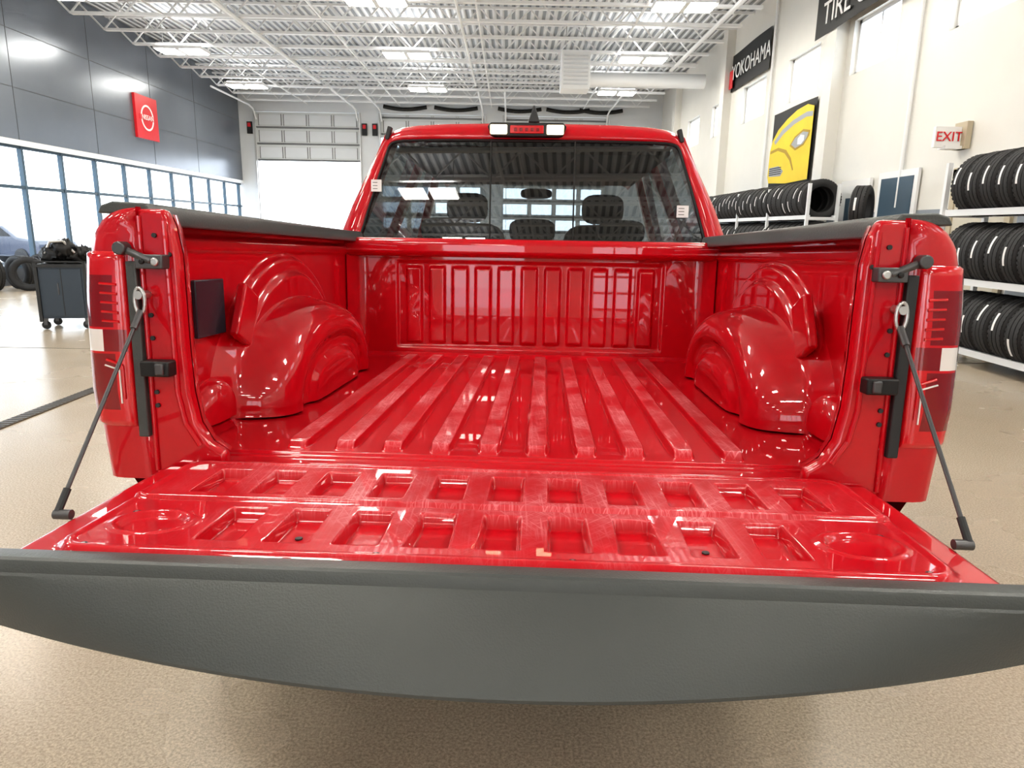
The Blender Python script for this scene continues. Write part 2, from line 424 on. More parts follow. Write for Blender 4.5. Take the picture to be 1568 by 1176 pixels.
    b.tube(bot+Vector((-s*.025, 0, -.004)), bot+Vector((s*.006, 0, -.004)), .009, M_dsteel, 14)
    b.obj('tailgate_cable_'+side, truck, smooth=True)

# tailgate inner skin
TZ = 0.840
pk_f = [0.1167*k for k in range(-4, 5)]; pk_b = [0.1167*k for k in range(-5, 6)]
def tg_fn(x, y):
    z = TZ-0.006
    qx = abs(x)-(0.715-0.05); qy = abs(y-1.228)-(0.232-0.05)
    sd = math.hypot(max(qx, 0), max(qy, 0))+min(max(qx, qy), 0)-0.05
    ins = 1-ss(-0.004, 0.004, sd)
    z += 0.009*ins
    z += 0.003*bump1(sd, -0.012, 0.004, 0.005)
    w = ins
    p = 0
    fw = 0.031-0.003*(y-1.05)/.16
    for c in pk_f: p = max(p, bump1(x, c, fw, 0.007)*bump1(y, 1.122, 0.066, 0.010))
    for c in pk_b: p = max(p, bump1(x, c, 0.029, 0.007)*bump1(y, 1.335, 0.064, 0.010))
    z -= 0.024*p
    z -= 0.007*bump1(y, 1.232, 0.003, 0.006)*ins
    z += 0.004*ins*ss(1.232, 1.240, y)
    for sx in (-1, 1):
        r = math.hypot((x-sx*.607)/1.25, y-1.115)
        z -= 0.008*(1-ss(0.040, 0.047, r)); z += 0.003*bump1(r, 0.053, 0.002, 0.005)
        w *= 0.3+0.7*ss(0.05, 0.2, r)
    w *= (1-min(1, p*1.2))*(0.35+0.65*ss(.7, .45, abs(x)))*(0.30+0.70*ss(1.0, 1.2, y))
    if y > 1.45: z -= 0.01*((y-1.45)/.025)**2
    ex = abs(x)-.765
    if ex > 0: z -= .01*(ex/.01)**2
    return (x, y, z, w)
gx = set(round(v, 4) for v in lin(-.775, .775, 249))
for c in pk_b:
    for d in (.026, .028, .030, .0315, .033, .0345, .036, .038): gx.add(round(c-d, 5)); gx.add(round(c+d, 5))
gx = sorted(gx)
grid('tailgate_inner_skin', gx, lin(.962, 1.475, 220), tg_fn, M_scuff, truck)
b = MB()
b.box((-.774, .985, .752), (.774, 1.474, TZ-.034), M_red)
for s in (-1, 1): b.box((min(s*.7745, s*.72), .985, .76), (max(s*.7745, s*.72), 1.474, TZ-.014), M_red)
b.obj('tailgate_shell', truck, bevel=0.012)
b = MB()
for x, y in ((-.665, 1.014), (-.19, 1.012), (.12, 1.012), (.665, 1.014), (-.66, 1.155), (.655, 1.155)):
    b.tube((x, y, TZ-.008), (x, y, TZ+.0048), .0065, M_blk2, 14); b.tube((x, y, TZ), (x, y, TZ+.0055), .003, M_steel, 8)
for x in (-.35, .35): b.tube((x, 1.115, TZ-.03), (x, 1.115, TZ-.0185), .0065, M_blk2, 14)
b.obj('tailgate_screws', truck)
def cap_fn(x, j):
    t = min(1, abs(x)/.80)
    yb = .955-.085*(1-t**2); zb = .690+.046*t**2
    pts = [(.990, .842), (.972, .8445), (.957, .8445), (.951, .842), (.9485, .837)]
    y0, z0 = .9465, .8235
    pts.append((y0, z0))
    for k in range(0, 9):
        q = k/8; pts.append((y0-.003+(yb-y0+.003)*q-0.004*math.sin(q*math.pi), z0-.004+(zb+.008-z0+.004)*q))
    pts += [(yb+.001, zb+.002), (yb+.008, zb), (yb+.03, zb+.004), (.995, .745), (.995, .80)]
    y, z = pts[j]
    if abs(x) > .79: y = y+(0.975-y)*.5; z = z+(.80-z)*.4
    return (x, y, z)
grid('tailgate_cap', [-.80, -.7995]+lin(-.79, .79, 80)+[.7995, .80], range(20), cap_fn, M_cap, truck, sharp=22)
b = MB(); b.box((-.80, 1.487, .70), (.80, 1.56, .838), M_red); b.obj('rear_sill', truck, bevel=0.008)
b = MB()
b.prism([(-.84, .74), (-.84, .62), (-.70, .56), (.70, .56), (.84, .62), (.84, .74)], 'y', 1.36, 1.50, M_dsteel)
b.obj('rear_bumper', truck, bevel=0.03)
b = MB()
for s in (-1, 1): b.box((s*.45-.05, 1.5, .50), (s*.45+.05, 6.6, .64), M_black)
b.box((-.82, 1.56, .70), (.82, 3.3, .825), M_black)
b.tube((-.75, 2.38, .42), (.75, 2.38, .42), .06, M_black, 14)
b.tube((-.75, 6.05, .555), (.75, 6.05, .555), .05, M_black, 14)
b.lathe([(0.001, -.14), (.10, -.12), (.14, 0), (.10, .12), (.001, .14)], M_black, (0, 2.38, .42), 'y', 20)
b.obj('chassis', truck, bevel=0)
def wheel(name, x, y, z, R, parent):
    b = MB(); w = .135
    b.lathe([(.25*R/.4, -w*.8), (.30*R/.4, -w), (.37*R/.4, -w*.97), (.392*R/.4, -w*.8), (R, -w*.6), (R-.008, -w*.45), (R, -w*.4), (R, -w*.1), (R-.01, 0), (R, w*.1), (R, w*.4), (R-.008, w*.45), (R, w*.6), (.392*R/.4, w*.8), (.37*R/.4, w*.97), (.30*R/.4, w), (.25*R/.4, w*.8)], M_rubber, (x, y, z), 'x', 48)
    b.lathe([(.25, -.11), (.24, -.09), (.22, 0), (.24, .09), (.25, .11)], M_steel, (x, y, z), 'x', 40)
    sx = 1 if x > 0 else -1
    b.tube((x+sx*.02, y, z), (x+sx*.09, y, z), .06, M_steel, 18)
    for k in range(6):
        a = k*math.pi/3
        b.tube((x+sx*.07, y, z), (x+sx*.085, y+.235*math.cos(a), z+.235*math.sin(a)), .028, M_steel, 8)
    b.obj(name, parent, smooth=True)
for s, sd in ((-1, 'left'), (1, 'right')):
    wheel('rear_wheel_'+sd, s*.86, 2.38, .4195, .40, truck); wheel('front_wheel_'+sd, s*.86, 6.05, .556, .40, truck)

# cab rear panel with window opening
half_o = [(0, 1.932), (.20, 1.931), (.40, 1.927), (.56, 1.918), (.63, 1.908), (.675, 1.892), (.705, 1.865), (.728, 1.83), (.765, 1.76), (.82, 1.65), (.872, 1.54), (.915, 1.43), (.94, 1.35), (.95, 1.1), (.95, .90), (0, .90)]
half_i = [(0, 1.846), (.20, 1.846), (.40, 1.845), (.56, 1.842), (.62, 1.840), (.655, 1.835), (.675, 1.826), (.687, 1.81), (.703, 1.76), (.740, 1.65), (.775, 1.54), (.806, 1.435), (.815, 1.405), (.812, 1.392), (.795, 1.384), (0, 1.378)]
def ry(z): return 3.355+max(0, z-1.38)*.13
def full(h): return [(x, z) for x, z in h]+[(-x, z) for x, z in reversed(h)][1:-1]
fo, fi = full(half_o), full(half_i)
n = len(fo)
P = []; rings = 7
for k in range(rings):
    t = k/(rings-1)
    for (xo, zo), (xi, zi) in zip(fo, fi):
        x = xo+(xi-xo)*t; z = zo+(zi-zo)*t
        P.append((x, ry(z)+0.05*(1-t)**4+ (0.012 if k == rings-1 else 0), z))
F = []
for k in range(rings-1):
    for i in range(n): F.append((k*n+i, k*n+(i+1) % n, (k+1)*n+(i+1) % n, (k+1)*n+i))
b = MB(); b.add(P, F, M_red); b.obj('cab_rear_panel', truck, smooth=True, angle=60)
st = [(0.05, 0, 0), (.10, .010, .010), (.5, .025, .025), (1.2, .03, .03), (1.75, .02, .005), (1.95, 0, -.03)]
roofp = [(x, z) for x, z in half_o if z > 1.85]
rp = [(-x, z) for x, z in reversed(roofp)][:-1]+roofp
P = []; F = []
for (dy, dx, dz) in st:
    for x, z in rp: P.append((x*(1+dx), ry(z)+dy, z+dz))
m_ = len(rp)
for k in range(len(st)-1):
    for i in range(m_-1): F.append((k*m_+i, k*m_+i+1, (k+1)*m_+i+1, (k+1)*m_+i))
b = MB(); b.add(P, F, M_red); o = b.obj('cab_roof', truck, smooth=True, angle=60)
md = o.modifiers.new('s', 'SOLIDIFY'); md.thickness = 0.04; md.offset = -1
b = MB(); b.box((-.66, 3.52, 1.80), (.66, 5.0, 1.83), M_seat); b.obj('headliner', truck)
b = MB()
for s in (-1, 1):
    b.prism([(s*.95, .62), (s*.985, .95), (s*.975, 1.2), (s*.945, 1.36), (s*.88, 1.38), (s*.88, .62)], 'y', 3.40, 5.45, M_red)
    for y0, y1, y2, y3 in ((3.40, 3.62, 3.46, 3.60), (4.32, 4.42, 4.32, 4.42), (5.40, 5.50, 4.95, 5.03)):
        vs = []
        for (yy, xx, zz) in ((y0, .94, 1.36), (y1, .94, 1.36), (y3, .715, 1.88), (y2, .715, 1.88)):
            vs += [(s*xx, yy, zz), (s*(xx-.05), yy, zz)]
        b.add(vs, [(0, 2, 4, 6), (1, 7, 5, 3), (0, 1, 3, 2), (2, 3, 5, 4), (4, 5, 7, 6), (6, 7, 1, 0)], M_red)
b.obj('cab_sides', truck, bevel=0.01)
b = MB()
for s in (-1, 1): b.add([(s*.875, 3.42, .7), (s*.875, 5.45, .7), (s*.875, 5.45, 1.39), (s*.875, 3.42, 1.39)], [(0, 1, 2, 3)], M_seat)
b.obj('door_trim_panels', truck)
b = MB()
b.prism([(5.45, .62), (5.45, 1.33), (5.75, 1.36), (6.6, 1.30), (6.95, 1.2), (7.0, .62)], 'x', -.90, .90, M_red)
b.obj('hood', truck, bevel=0.05)
b = MB(); b.box((-.85, 3.45, .62), (.85, 5.5, .70), M_black)
b.prism([(5.20, .7), (5.20, 1.24), (5.50, 1.32), (5.55, .7)], 'x', -.86, .86, M_black)
b.lathe([(.17, -.015), (.185, -.01), (.19, 0), (.185, .01), (.17, .015)], M_black, (-.42, 5.02, 1.27), 'y', 24)
b.obj('cab_floor_and_dash', truck)
b = MB()
vs = [(x, ry(z)+.010, z) for x, z in fi]; b.add(vs, [tuple(range(n))], M_tint)
b.obj('rear_window_glass', truck)
b = MB()
for s in (-1, 1):
    b.tube((s*.198, ry(1.38)+.003, 1.382), (s*.198, ry(1.845)+.003, 1.845), .004, M_black, 6)
b.path([(x, ry(z)+.004, z) for x, z in fi]+[(fi[0][0], ry(fi[0][1])+.004, fi[0][1])], .006, M_black, 6)
b.obj('rear_window_seal', truck, smooth=True)
b = MB(); b.add([(-.84, 5.45, 1.38), (.84, 5.45, 1.38), (.68, 5.0, 1.87), (-.68, 5.0, 1.87)], [(0, 1, 2, 3)], M_wshield); b.obj('windshield', truck)
for s in (-1, 1):
    b = MB(); b.add([(s*.93, 3.6, 1.38), (s*.93, 5.42, 1.38), (s*.725, 4.98, 1.87), (s*.725, 3.55, 1.87)], [(0, 1, 2, 3)], M_tint); b.obj('side_glass_%s' % ('l' if s < 0 else 'r'), truck)
b = MB(); b.box((-.765, 3.37, 1.60), (-.715, 3.3715, 1.655), M_paper); b.box((.68, 3.362, 1.50), (.735, 3.3635, 1.555), M_paper)
for k in range(3):
    b.box((-.757, 3.3695, 1.612+k*.014), (-.735, 3.3700, 1.615+k*.014), M_dsteel); b.box((.688, 3.3615, 1.512+k*.014), (.715, 3.3620, 1.515+k*.014), M_dsteel)
b.obj('window_stickers', truck)
def cushion(b, cx, cy, cz, rx, ry_, rz, e=.45):
    vs = []; nn = 10
    for i in range(nn+1):
        for j in range(nn*2):
            th = math.pi*i/nn; ph = math.pi*j/nn
            f = lambda v: math.copysign(abs(v)**e, v)
            vs.append((cx+rx*f(math.sin(th))*f(math.cos(ph)), cy+ry_*f(math.sin(th))*f(math.sin(ph)), cz+rz*f(math.cos(th))))
    b.add(vs, [(i*nn*2+j, i*nn*2+(j+1) % (nn*2), (i+1)*nn*2+(j+1) % (nn*2), (i+1)*nn*2+j) for i in range(nn) for j in range(nn*2)], M_seat)
b = MB()
for x in (-.42, .42):
    cushion(b, x, 4.42, 1.22, .25, .08, .29); cushion(b, x, 4.42, 1.60, .13, .055, .09, .6)
    for d in (-.05, .05): b.tube((x+d, 4.42, 1.48), (x+d, 4.42, 1.56), .008, M_steel, 8)
for x in (-.46, 0, .46):
    cushion(b, x, 3.68, 1.12, .23, .07, .27); cushion(b, x, 3.67, 1.44, .12, .045, .06, .6)
cushion(b, 0, 5.0, 1.74, .11, .02, .035, .6)
b.obj('seats', truck, smooth=True, angle=80)
b = MB()
b.prism([(-.185, 1.905), (-.17, 1.865), (-.15, 1.858), (.15, 1.858), (.17, 1.865), (.185, 1.905), (.17, 1.922), (-.17, 1.922)], 'y', 3.385, 3.45, M_black)
o = b.obj('brake_lamp_housing', truck, bevel=0.006); o.location.x = -.03
b = MB(); b.box((-.078, 3.378, 1.872), (.078, 3.39, 1.908), M_lens)
for k in range(5): b.box((-.06+k*.026, 3.375, 1.882), (-.046+k*.026, 3.38, 1.897), M_lensd)
o = b.obj('brake_lamp_lens', truck, bevel=0.003); o.location.x = -.03
b = MB()
for s in (-1, 1): b.box((s*.132-.040, 3.377, 1.868), (s*.132+.040, 3.39, 1.912), M_bulb)
o = b.obj('cargo_lamp_lens', truck, bevel=0.008); o.location.x = -.03
b = MB()
b.add([(-.028, 3.50, 1.945), (.028, 3.50, 1.945), (.02, 3.70, 1.95), (-.02, 3.70, 1.95), (-.004, 3.515, 2.025), (.004, 3.515, 2.025), (0.004, 3.56, 2.01), (-.004, 3.56, 2.01)],
      [(0, 1, 5, 4), (1, 2, 6, 5), (2, 3, 7, 6), (3, 0, 4, 7), (4, 5, 6, 7), (0, 3, 2, 1)], M_blk2)
b.obj('antenna_fin', truck, bevel=0.004)
b = MB()
for s in (-1, 1):
    b.box((s*.690-.010, ry(1.86)-.004, 1.845), (s*.690+.010, ry(1.86)+.03, 1.905), M_blk2, rot=Matrix.Rotation(s*math.radians(-16), 3, 'Y'))
b.obj('ditch_molding', truck, bevel=0.004)

# ------------------------------------------------------------------ BUILDING
XL, XR, YB, YF, ZC = -10.8, 5.95, 29.0, -24.0, 6.75
M_wr = mat('wall_paint_cream', (0.76, 0.745, 0.70), rough=0.40, noise_amt=0.04, nscale=2, bump=0.1, bscale=80)
M_wb = mat('wall_paint_grey', (0.70, 0.72, 0.74), rough=0.6, noise_amt=0.04, nscale=2)
M_wl = mat('dark_blue_panel', (0.20, 0.22, 0.255), rough=0.26, metal=0.45, noise_amt=0.1, nscale=1)
M_blue = mat('mullion_blue', (0.05, 0.09, 0.13), rough=0.4)
M_wains = mat('wainscot_grey', (0.27, 0.30, 0.34), rough=0.5)
M_door = mat('door_tan', (0.52, 0.45, 0.33), rough=0.5)
M_panel = mat('garage_panel', (0.62, 0.64, 0.64), rough=0.45, noise_amt=0.06, nscale=3)
M_sky = mat('snow', (0.8, 0.82, 0.85), rough=0.9, noise_amt=0.05, nscale=0.5)

b = MB(); b.box((XL-.3, YF-.3, -.25), (XR+.3, YB+.3, 0), M_floor); b.obj('floor')
b = MB(); b.box((-150, -150, -.6), (150, 180, -.27), M_sky); b.obj('ground_outside')
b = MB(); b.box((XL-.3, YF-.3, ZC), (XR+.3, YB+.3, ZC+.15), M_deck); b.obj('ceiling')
M_trench = mat('drain_grate', (0.10, 0.075, 0.05), rough=0.6, metal=0.4)
b = MB(); b.box((-3.54, -5, 0.0), (-3.42, 27, .006), M_trench)
for k in range(0, 700): b.box((-3.53, -5+k*.045, .004), (-3.43, -5+k*.045+.02, .009), M_dsteel)
b.obj('trim_drain')
b = MB()
for yy in (7.6, 15.0, 22): b.box((XL, yy, 0), (XR, yy+.012, .002), M_trench)
b.obj('trim_floor_joints')

b = MB()
T = .3
wins = [(17.35, 19.0), (14.45, 16.0), (11.6, 13.1), (8.7, 10.25), (5.8, 7.3), (2.9, 4.4), (0, 1.5), (20.5, 21.8), (23.2, 24.7), (-3, -1.5), (-6, -4.5), (-12, -10.5), (-18, -16.5)]
z0, z1 = 4.12, 5.02
b.box((XR, YF, 0), (XR+T, YB, z0), M_wr); b.box((XR, YF, z1), (XR+T, YB, ZC), M_wr)
e = sorted(wins); prev = YF
for a, c in e: b.box((XR, prev, z0), (XR+T, a, z1), M_wr); prev = c
b.box((XR, prev, z0), (XR+T, YB, z1), M_wr)
b.obj('wall_right')
for i, (a, c) in enumerate(sorted(wins)):
    b = MB(); x = XR+.12
    b.box((x-.03, a, z0), (x+.03, a+.06, z1), M_white); b.box((x-.03, c-.06, z0), (x+.03, c, z1), M_white)
    b.box((x-.03, a, z0), (x+.03, c, z0+.06), M_white); b.box((x-.03, a, z1-.06), (x+.03, c, z1), M_white)
    b.box((x-.02, (a+c)/2-.02, z0), (x+.02, (a+c)/2+.02, z1), M_white)
    b.add([(x, a+.06, z0+.06), (x, c-.06, z0+.06), (x, c-.06, z1-.06), (x, a+.06, z1-.06)], [(0, 1, 2, 3)], M_glass)
    b.obj('window_%d' % (i+10))
b = MB(); b.box((XR-.02, YF, 0), (XR, 8.3, 1.75), M_wains); b.box((XR-.02, 9.65, 0), (XR, 28.9, 1.75), M_wains); b.obj('trim_wainscot')
b = MB()
for yy in (13.5, 20.2, 26, 7.0): b.box((XR-.22, yy-.2, 0), (XR, yy+.2, ZC), M_wr)
for yy in (10.9, 16.9): b.tube((XR-.05, yy, 1.8), (XR-.05, yy, ZC), .03, M_white, 8)
b.obj('trim_pilasters')

b = MB()
b.box((XL-T, YF, 3.0), (XL, YB, ZC), M_wl)
b.box((XL-T, YF, 0), (XL, YB, .35), M_wl)
b.box((XL-T, YF, .35), (XL, 3.5, 3.0), M_wl)
for zz in (4.2, 5.4): b.box((XL, YF, zz-.006), (XL+.004, YB, zz+.006), M_blk2)
for k in range(17): b.box((XL, YF+k*3+1, 3.1), (XL+.004, YF+k*3+1.012, ZC), M_blk2)
b.obj('wall_left')
b = MB(); b.box((XL, YF, 2.98), (XL+.05, YB, 3.10), M_white); b.obj('trim_window_head')
b = MB(); y = 3.5; ys_ = []
while y < 28.8: ys_.append(y); y += 1.4
for y in ys_: b.box((XL-.14, y-.035, .35), (XL-.04, y+.035, 3.0), M_blue)
for zz in (.38, 2.1, 2.96): b.box((XL-.13, 3.5, zz-.035), (XL-.05, YB-.1, zz+.035), M_blue)
b.add([(XL-.09, 3.5, .35), (XL-.09, YB-.1, .35), (XL-.09, YB-.1, 3.0), (XL-.09, 3.5, 3.0)], [(0, 1, 2, 3)], M_glass)
b.obj('window_1')
sg = empty('dealer_wall_sign')
M_sred = mat('sign_red', (0.66, 0.01, 0.02), rough=0.4, coat=.3); M_swhite = mat('sign_white', (0.85, 0.85, 0.85), rough=0.5)
b = MB(); b.box((XL+.008, 20.95, 3.78), (XL+.08, 22.2, 4.98), M_sred); b.obj('sign_board', sg)
b = MB(); b.lathe([(.31, 0), (.31, .012), (.36, .012), (.36, 0)], M_swhite, (XL+.08, 21.57, 4.38), 'x', 40); b.box((XL+.08, 21.12, 4.31), (XL+.094, 22.02, 4.45), M_sred); b.obj('emblem', sg)
text('lettering', 'NISSAN', .20, M_swhite, sg, (XL+.10, 21.57, 4.38), (math.pi/2, 0, math.pi/2))

doors = [(-10.15, -6.05, 3.9), (-5.2, -1.1, 0), (-.3, 3.8, 0)]
DZ = 5.75
b = MB()
xs_ = [XL-T, -10.15, -6.05, -5.2, -1.1, -.3, 3.8, XR+T]
for i in range(0, 8, 2): b.box((xs_[i], YB, 0), (xs_[i+1], YB+T, DZ), M_wb)
b.box((XL-T, YB, DZ), (XR+T, YB+T, ZC), M_wb)
b.obj('wall_back')
def ohdoor(name, x0, x1, zb, zt, y, window_rows=()):
    b = MB(); ph = .62; z = zb; r = 0
    while z < zt-.05:
        zz = min(z+ph, zt)
        k = int((x1-x0)/1.0)
        win = r in window_rows
        if not win: b.box((x0, y, z+.01), (x1, y+.05, zz-.01), M_panel)
        else:
            b.box((x0, y, z+.01), (x1, y+.05, z+.11), M_panel); b.box((x0, y, zz-.11), (x1, y+.05, zz-.01), M_panel)
            b.add([(x0, y+.025, z+.1), (x1, y+.025, z+.1), (x1, y+.025, zz-.1), (x0, y+.025, zz-.1)], [(0, 1, 2, 3)], M_glass)
        b.box((x0, y+.01, z-.01), (x1, y+.04, z+.01), M_blk2)
        for q in range(k):
            a = x0+.12+q*(x1-x0-.12)/k; c = a+(x1-x0)/k-.15
            if win: b.box((c-.02, y, z+.1), (c+.16, y+.05, zz-.1), M_panel)
            else: b.box((a, y-.012, z+.12), (c, y+.0, zz-.12), M_wb)
            b.box((a-.02, y-.02, z+.09), (a, y, zz-.09), M_dsteel if not win else M_white); b.box((c, y-.02, z+.09), (c+.02, y, zz-.09), M_dsteel if not win else M_white)
        b.box((x0, y-.03, z+.02), (x1, y-.01, z+.05), M_dsteel)
        z = zz; r += 1
    for x in (x0-.06, x1+.02): b.box((x, y-.15, 0), (x+.04, y-.06, zt), M_steel)
    return b.obj(name)
for i, (a, c, zb) in enumerate(doors): ohdoor('door_%d' % (i+1), a, c, zb, DZ, YB+.05, () if zb else (2, 3, 4, 7))
b = MB()
for a, c, zb in doors:
    for x in (a-.22, c+.22):
        b.box((x-.1, YB-.1, 4.9), (x+.1, YB-.02, 5.35), M_black); b.box((x-.06, YB-.12, 5.15), (x+.06, YB-.1, 5.3), M_sred)
b.obj('door_signal_lamp')
b = MB()
for cx in (-4.2, -2.2, .3, 2.2, 3.5):
    pts = [(cx+t, YB-.13, 6.02-.12*math.cos(t*1.6)) for t in lin(-.85, .85, 12)]
    b.path(pts, .075, M_black, 8)
b.obj('door_spring_hoses')
b = MB()
for a, c, zb in doors:
    for x in (a+.05, c-.05):
        b.path([(x, YB-.04, DZ-.3), (x, YB-.35, DZ+.05), (x, YB-.8, DZ+.12), (x, YB-4.2, DZ+.13)], .035, M_white, 6)
b.obj('overhead_door_tracks')

b = MB()
fdoors = [(-9.9, -6.3), (-5.6, -2.0), (.9, 4.7)]
fx = [XL-T, -9.9, -6.3, -5.6, -2.0, .9, 4.7, XR+T]
for i in range(0, 8, 2): b.box((fx[i], YF-T, 0), (fx[i+1], YF, 4.2), M_wr)
b.box((XL-T, YF-T, 4.2), (XR+T, YF, ZC), M_wr)
b.obj('wall_front')
for q, (a, c) in enumerate(fdoors):
    b = MB()
    if q != 1:
        for z in (0.05, .75, 1.45, 2.15, 2.85, 3.55, 4.15): b.box((a, YF-.15, z-.05), (c, YF-.08, z+.05), M_panel)
        for k in range(5): x = a+(c-a)*k/4; b.box((x-.04, YF-.15, 0), (x+.04, YF-.08, 4.2), M_panel)
    else:
        for z in (3.55, 4.15): b.box((a, YF-.15, z-.05), (c, YF-.08, z+.05), M_panel)
        for k in range(5): x = a+(c-a)*k/4; b.box((x-.04, YF-.15, 3.5), (x+.04, YF-.08, 4.2), M_panel)
    b.obj('door_%d' % (q+11))

b = MB()
y = -23.2
while y < 28.2:
    zt, zb = ZC-.04, ZC-.72
    b.box((XL, y-.05, zt-.05), (XR, y+.05, zt), M_white)
    b.box((XL+.7, y-.05, zb-.03), (XR-.7, y+.05, zb+.03), M_white)
    x = XL+.05; k = 0; step = .62
    px_, pz_ = x, zt-.03
    while x < XR-.7:
        x += step; k += 1
        q = zb if k % 2 else zt-.03
        b.tube((px_, y, pz_), (x, y, q), .024, M_white, 4)
        px_, pz_ = x, q
    b.tube((px_, y, pz_), (XR, y, zt-.04), .024, M_white, 4)
    y += 1.35
for x in (-8, -4.4, -.8, 2.8): b.box((x-.02, -23.5, ZC-.74), (x+.02, 28.8, ZC-.70), M_white)
b.obj('ceiling_trusses')
b = MB()
for x, r in ((4.6, .05), (-6.3, .05), (-1.2, .035)): b.tube((x, -23, 5.95), (x, 21.6 if x > 4 else 24.2, 5.95), r, M_white, 8)
b.obj('ceiling_pipes')
for yy in (24.4, 19.8, 15.3, 10.8, 6.3, 1.8, -2.7, -7.2, -11.7, -16.2, -20.7):
    for xx in (-8.75, -2.8, 3.45):
        L_ = empty('ceiling_lamp')
        b = MB(); b.box((-.62, -.32, .02), (.62, .32, .10), M_white)
        b.tube((-.5, 0, .12), (-.5, 0, .75), .01, M_steel, 6); b.tube((.5, 0, .12), (.5, 0, .75), .01, M_steel, 6)
        b.box((-.05, -.32, 0), (.05, .32, .02), M_white)
        b.obj('housing', L_)
        b = MB(); b.box((-.58, -.28, .0), (-.06, .28, .02), M_lamp); b.box((.06, -.28, .0), (.58, .28, .02), M_lamp); b.box((-.56, -.27, .10), (.56, .27, .115), M_addedglow); b.obj('diffuser', L_)  # last slab, on top of the housing, is the added glow for the ceiling
        L_.location = (xx, yy, 5.80)
b = MB(); b.box((1.28, 19.4, 5.0), (2.02, 20.1, 5.95), M_white)
for k in range(8): b.box((1.33, 19.37, 5.1+k*.1), (1.97, 19.4, 5.14+k*.1), M_wb)
for x in (1.4, 1.9): b.tube((x, 19.75, 5.95), (x, 19.75, ZC-.01), .015, M_steel, 6)
b.obj('unit_heater', bevel=0.01)
b = MB(); b.tube((2.3, 22, 5.75), (XR-.25, 22, 5.75), .20, M_white, 20); b.tube((2.3, 22, 5.75), (2.2, 22, 5.75), .23, M_white, 20); b.obj('air_duct', smooth=True)

M_bblack = mat('banner_black', (0.015, 0.015, 0.016), rough=0.6); M_byel = mat('banner_yellow', (0.82, 0.60, 0.02), rough=0.5, noise_amt=.15, nscale=2)
M_yd = mat('banner_dark_yellow', (0.42, 0.27, 0.01), rough=0.5); M_bgrey = mat('banner_grey', (0.35, 0.37, 0.40), rough=0.5)
M_borange = mat('banner_orange', (0.85, 0.16, 0.03), rough=0.5)
def banner(name, y0, y1, z0, z1, mt, x=XR-.04):
    p = empty(name)
    def fn(u, v): return (x-.02*math.sin(u*5)-.01, y0+(y1-y0)*u, z0+(z1-z0)*v)
    grid('cloth', lin(0, 1, 20), lin(0, 1, 6), fn, mt, p); return p
ROTR = (math.pi/2, 0, -math.pi/2)
p = banner('tire_brand_banner', 17.1, 20.0, 5.08, 6.0, M_bblack)
text('lettering', 'YOKOHAMA', .52, M_swhite, p, (XR-.09, 18.4, 5.5), ROTR, scalex=.95)
b = MB(); b.box((XR-.1, 19.7, 5.15), (XR-.08, 19.97, 5.6), M_sred); b.obj('logo', p)
p = banner('tire_center_banner', 10.4, 14.2, 4.95, 6.1, M_bblack, XR-.24)
text('lettering', 'TIRE CENTER', .55, M_swhite, p, (XR-.29, 12.15, 5.27), ROTR)
text('lettering_top', 'AUTOCARE', .45, M_borange, p, (XR-.29, 12.2, 5.80), ROTR)
p = banner('yellow_car_poster', 14.2, 16.5, 2.4, 3.98, M_bblack)
b = MB()
def W(u, v, o=0): return (XR-.085-o, 16.5-2.3*u, 2.4+1.58*v)
def shape(pts, mt, o): b.add([W(u, v, o) for u, v in pts], [tuple(range(len(pts)))], mt)
shape([(.03, .50), (.02, .15), (.06, .06), (.5, .02), (.98, .03), (.98, .90), (.84, .95), (.62, .93), (.40, .86), (.20, .76), (.08, .64)], M_byel, 0)
shape([(.12, .62), (.30, .74), (.55, .82), (.84, .86), (.97, .84), (.97, .78), (.84, .80), (.58, .76), (.34, .68), (.16, .57)], M_bgrey, .003)
shape([(.05, .50), (.25, .52), (.45, .46), (.58, .34), (.66, .18), (.64, .17), (.55, .31), (.42, .42), (.24, .48), (.05, .46)], M_yd, .004)
shape([(.52, .50), (.62, .60), (.80, .66), (.95, .62), (.94, .56), (.84, .46), (.66, .42)], M_yd, .004)
shape([(.56, .51), (.64, .58), (.80, .63), (.92, .60), (.90, .55), (.82, .48), (.66, .45)], M_bgrey, .007)
shape([(.70, .49), (.70, .56), (.76, .60), (.84, .58), (.84, .52), (.78, .48)], M_swhite, .010)
shape([(.05, .27), (.30, .27), (.42, .19), (.36, .13), (.06, .15)], M_bgrey, .004)
for k in range(4): shape([(.06, .165+k*.027), (.37, .16+k*.027), (.37, .172+k*.027), (.06, .177+k*.027)], M_bblack, .007)
b.obj('car_print', p, fixn=False)
p = empty('exit_sign')
b = MB(); b.box((XR-.42, 9.50, 2.52), (XR-.06, 9.56, 2.78), M_swhite); b.box((XR-.30, 9.45, 2.50), (XR-.01, 9.62, 2.54), M_swhite); b.box((XR-.08, 9.4, 2.5), (XR-.01, 9.66, 2.84), M_door); b.obj('sign_box', p)
text('lettering', 'EXIT', .17, M_sred, p, (XR-.24, 9.49, 2.65), (math.pi/2, 0, 0))
b = MB()
b.box((XR-.05, 8.38, 0), (XR-.005, 8.48, 2.25), M_door); b.box((XR-.05, 9.50, 0), (XR-.005, 9.60, 2.25), M_door); b.box((XR-.05, 8.38, 2.15), (XR-.005, 9.6, 2.27), M_door)
b.box((XR-.03, 8.48, 0), (XR-.005, 9.5, 2.15), mat('door_paint', (0.60, 0.56, 0.47), rough=.5))
b.tube((XR-.03, 8.58, 1.0), (XR-.09, 8.58, 1.0), .02, M_steel, 10); b.box((XR-.045, 9.3, 2.0), (XR-.03, 9.5, 2.08), M_dsteel)
b.obj('door_4')
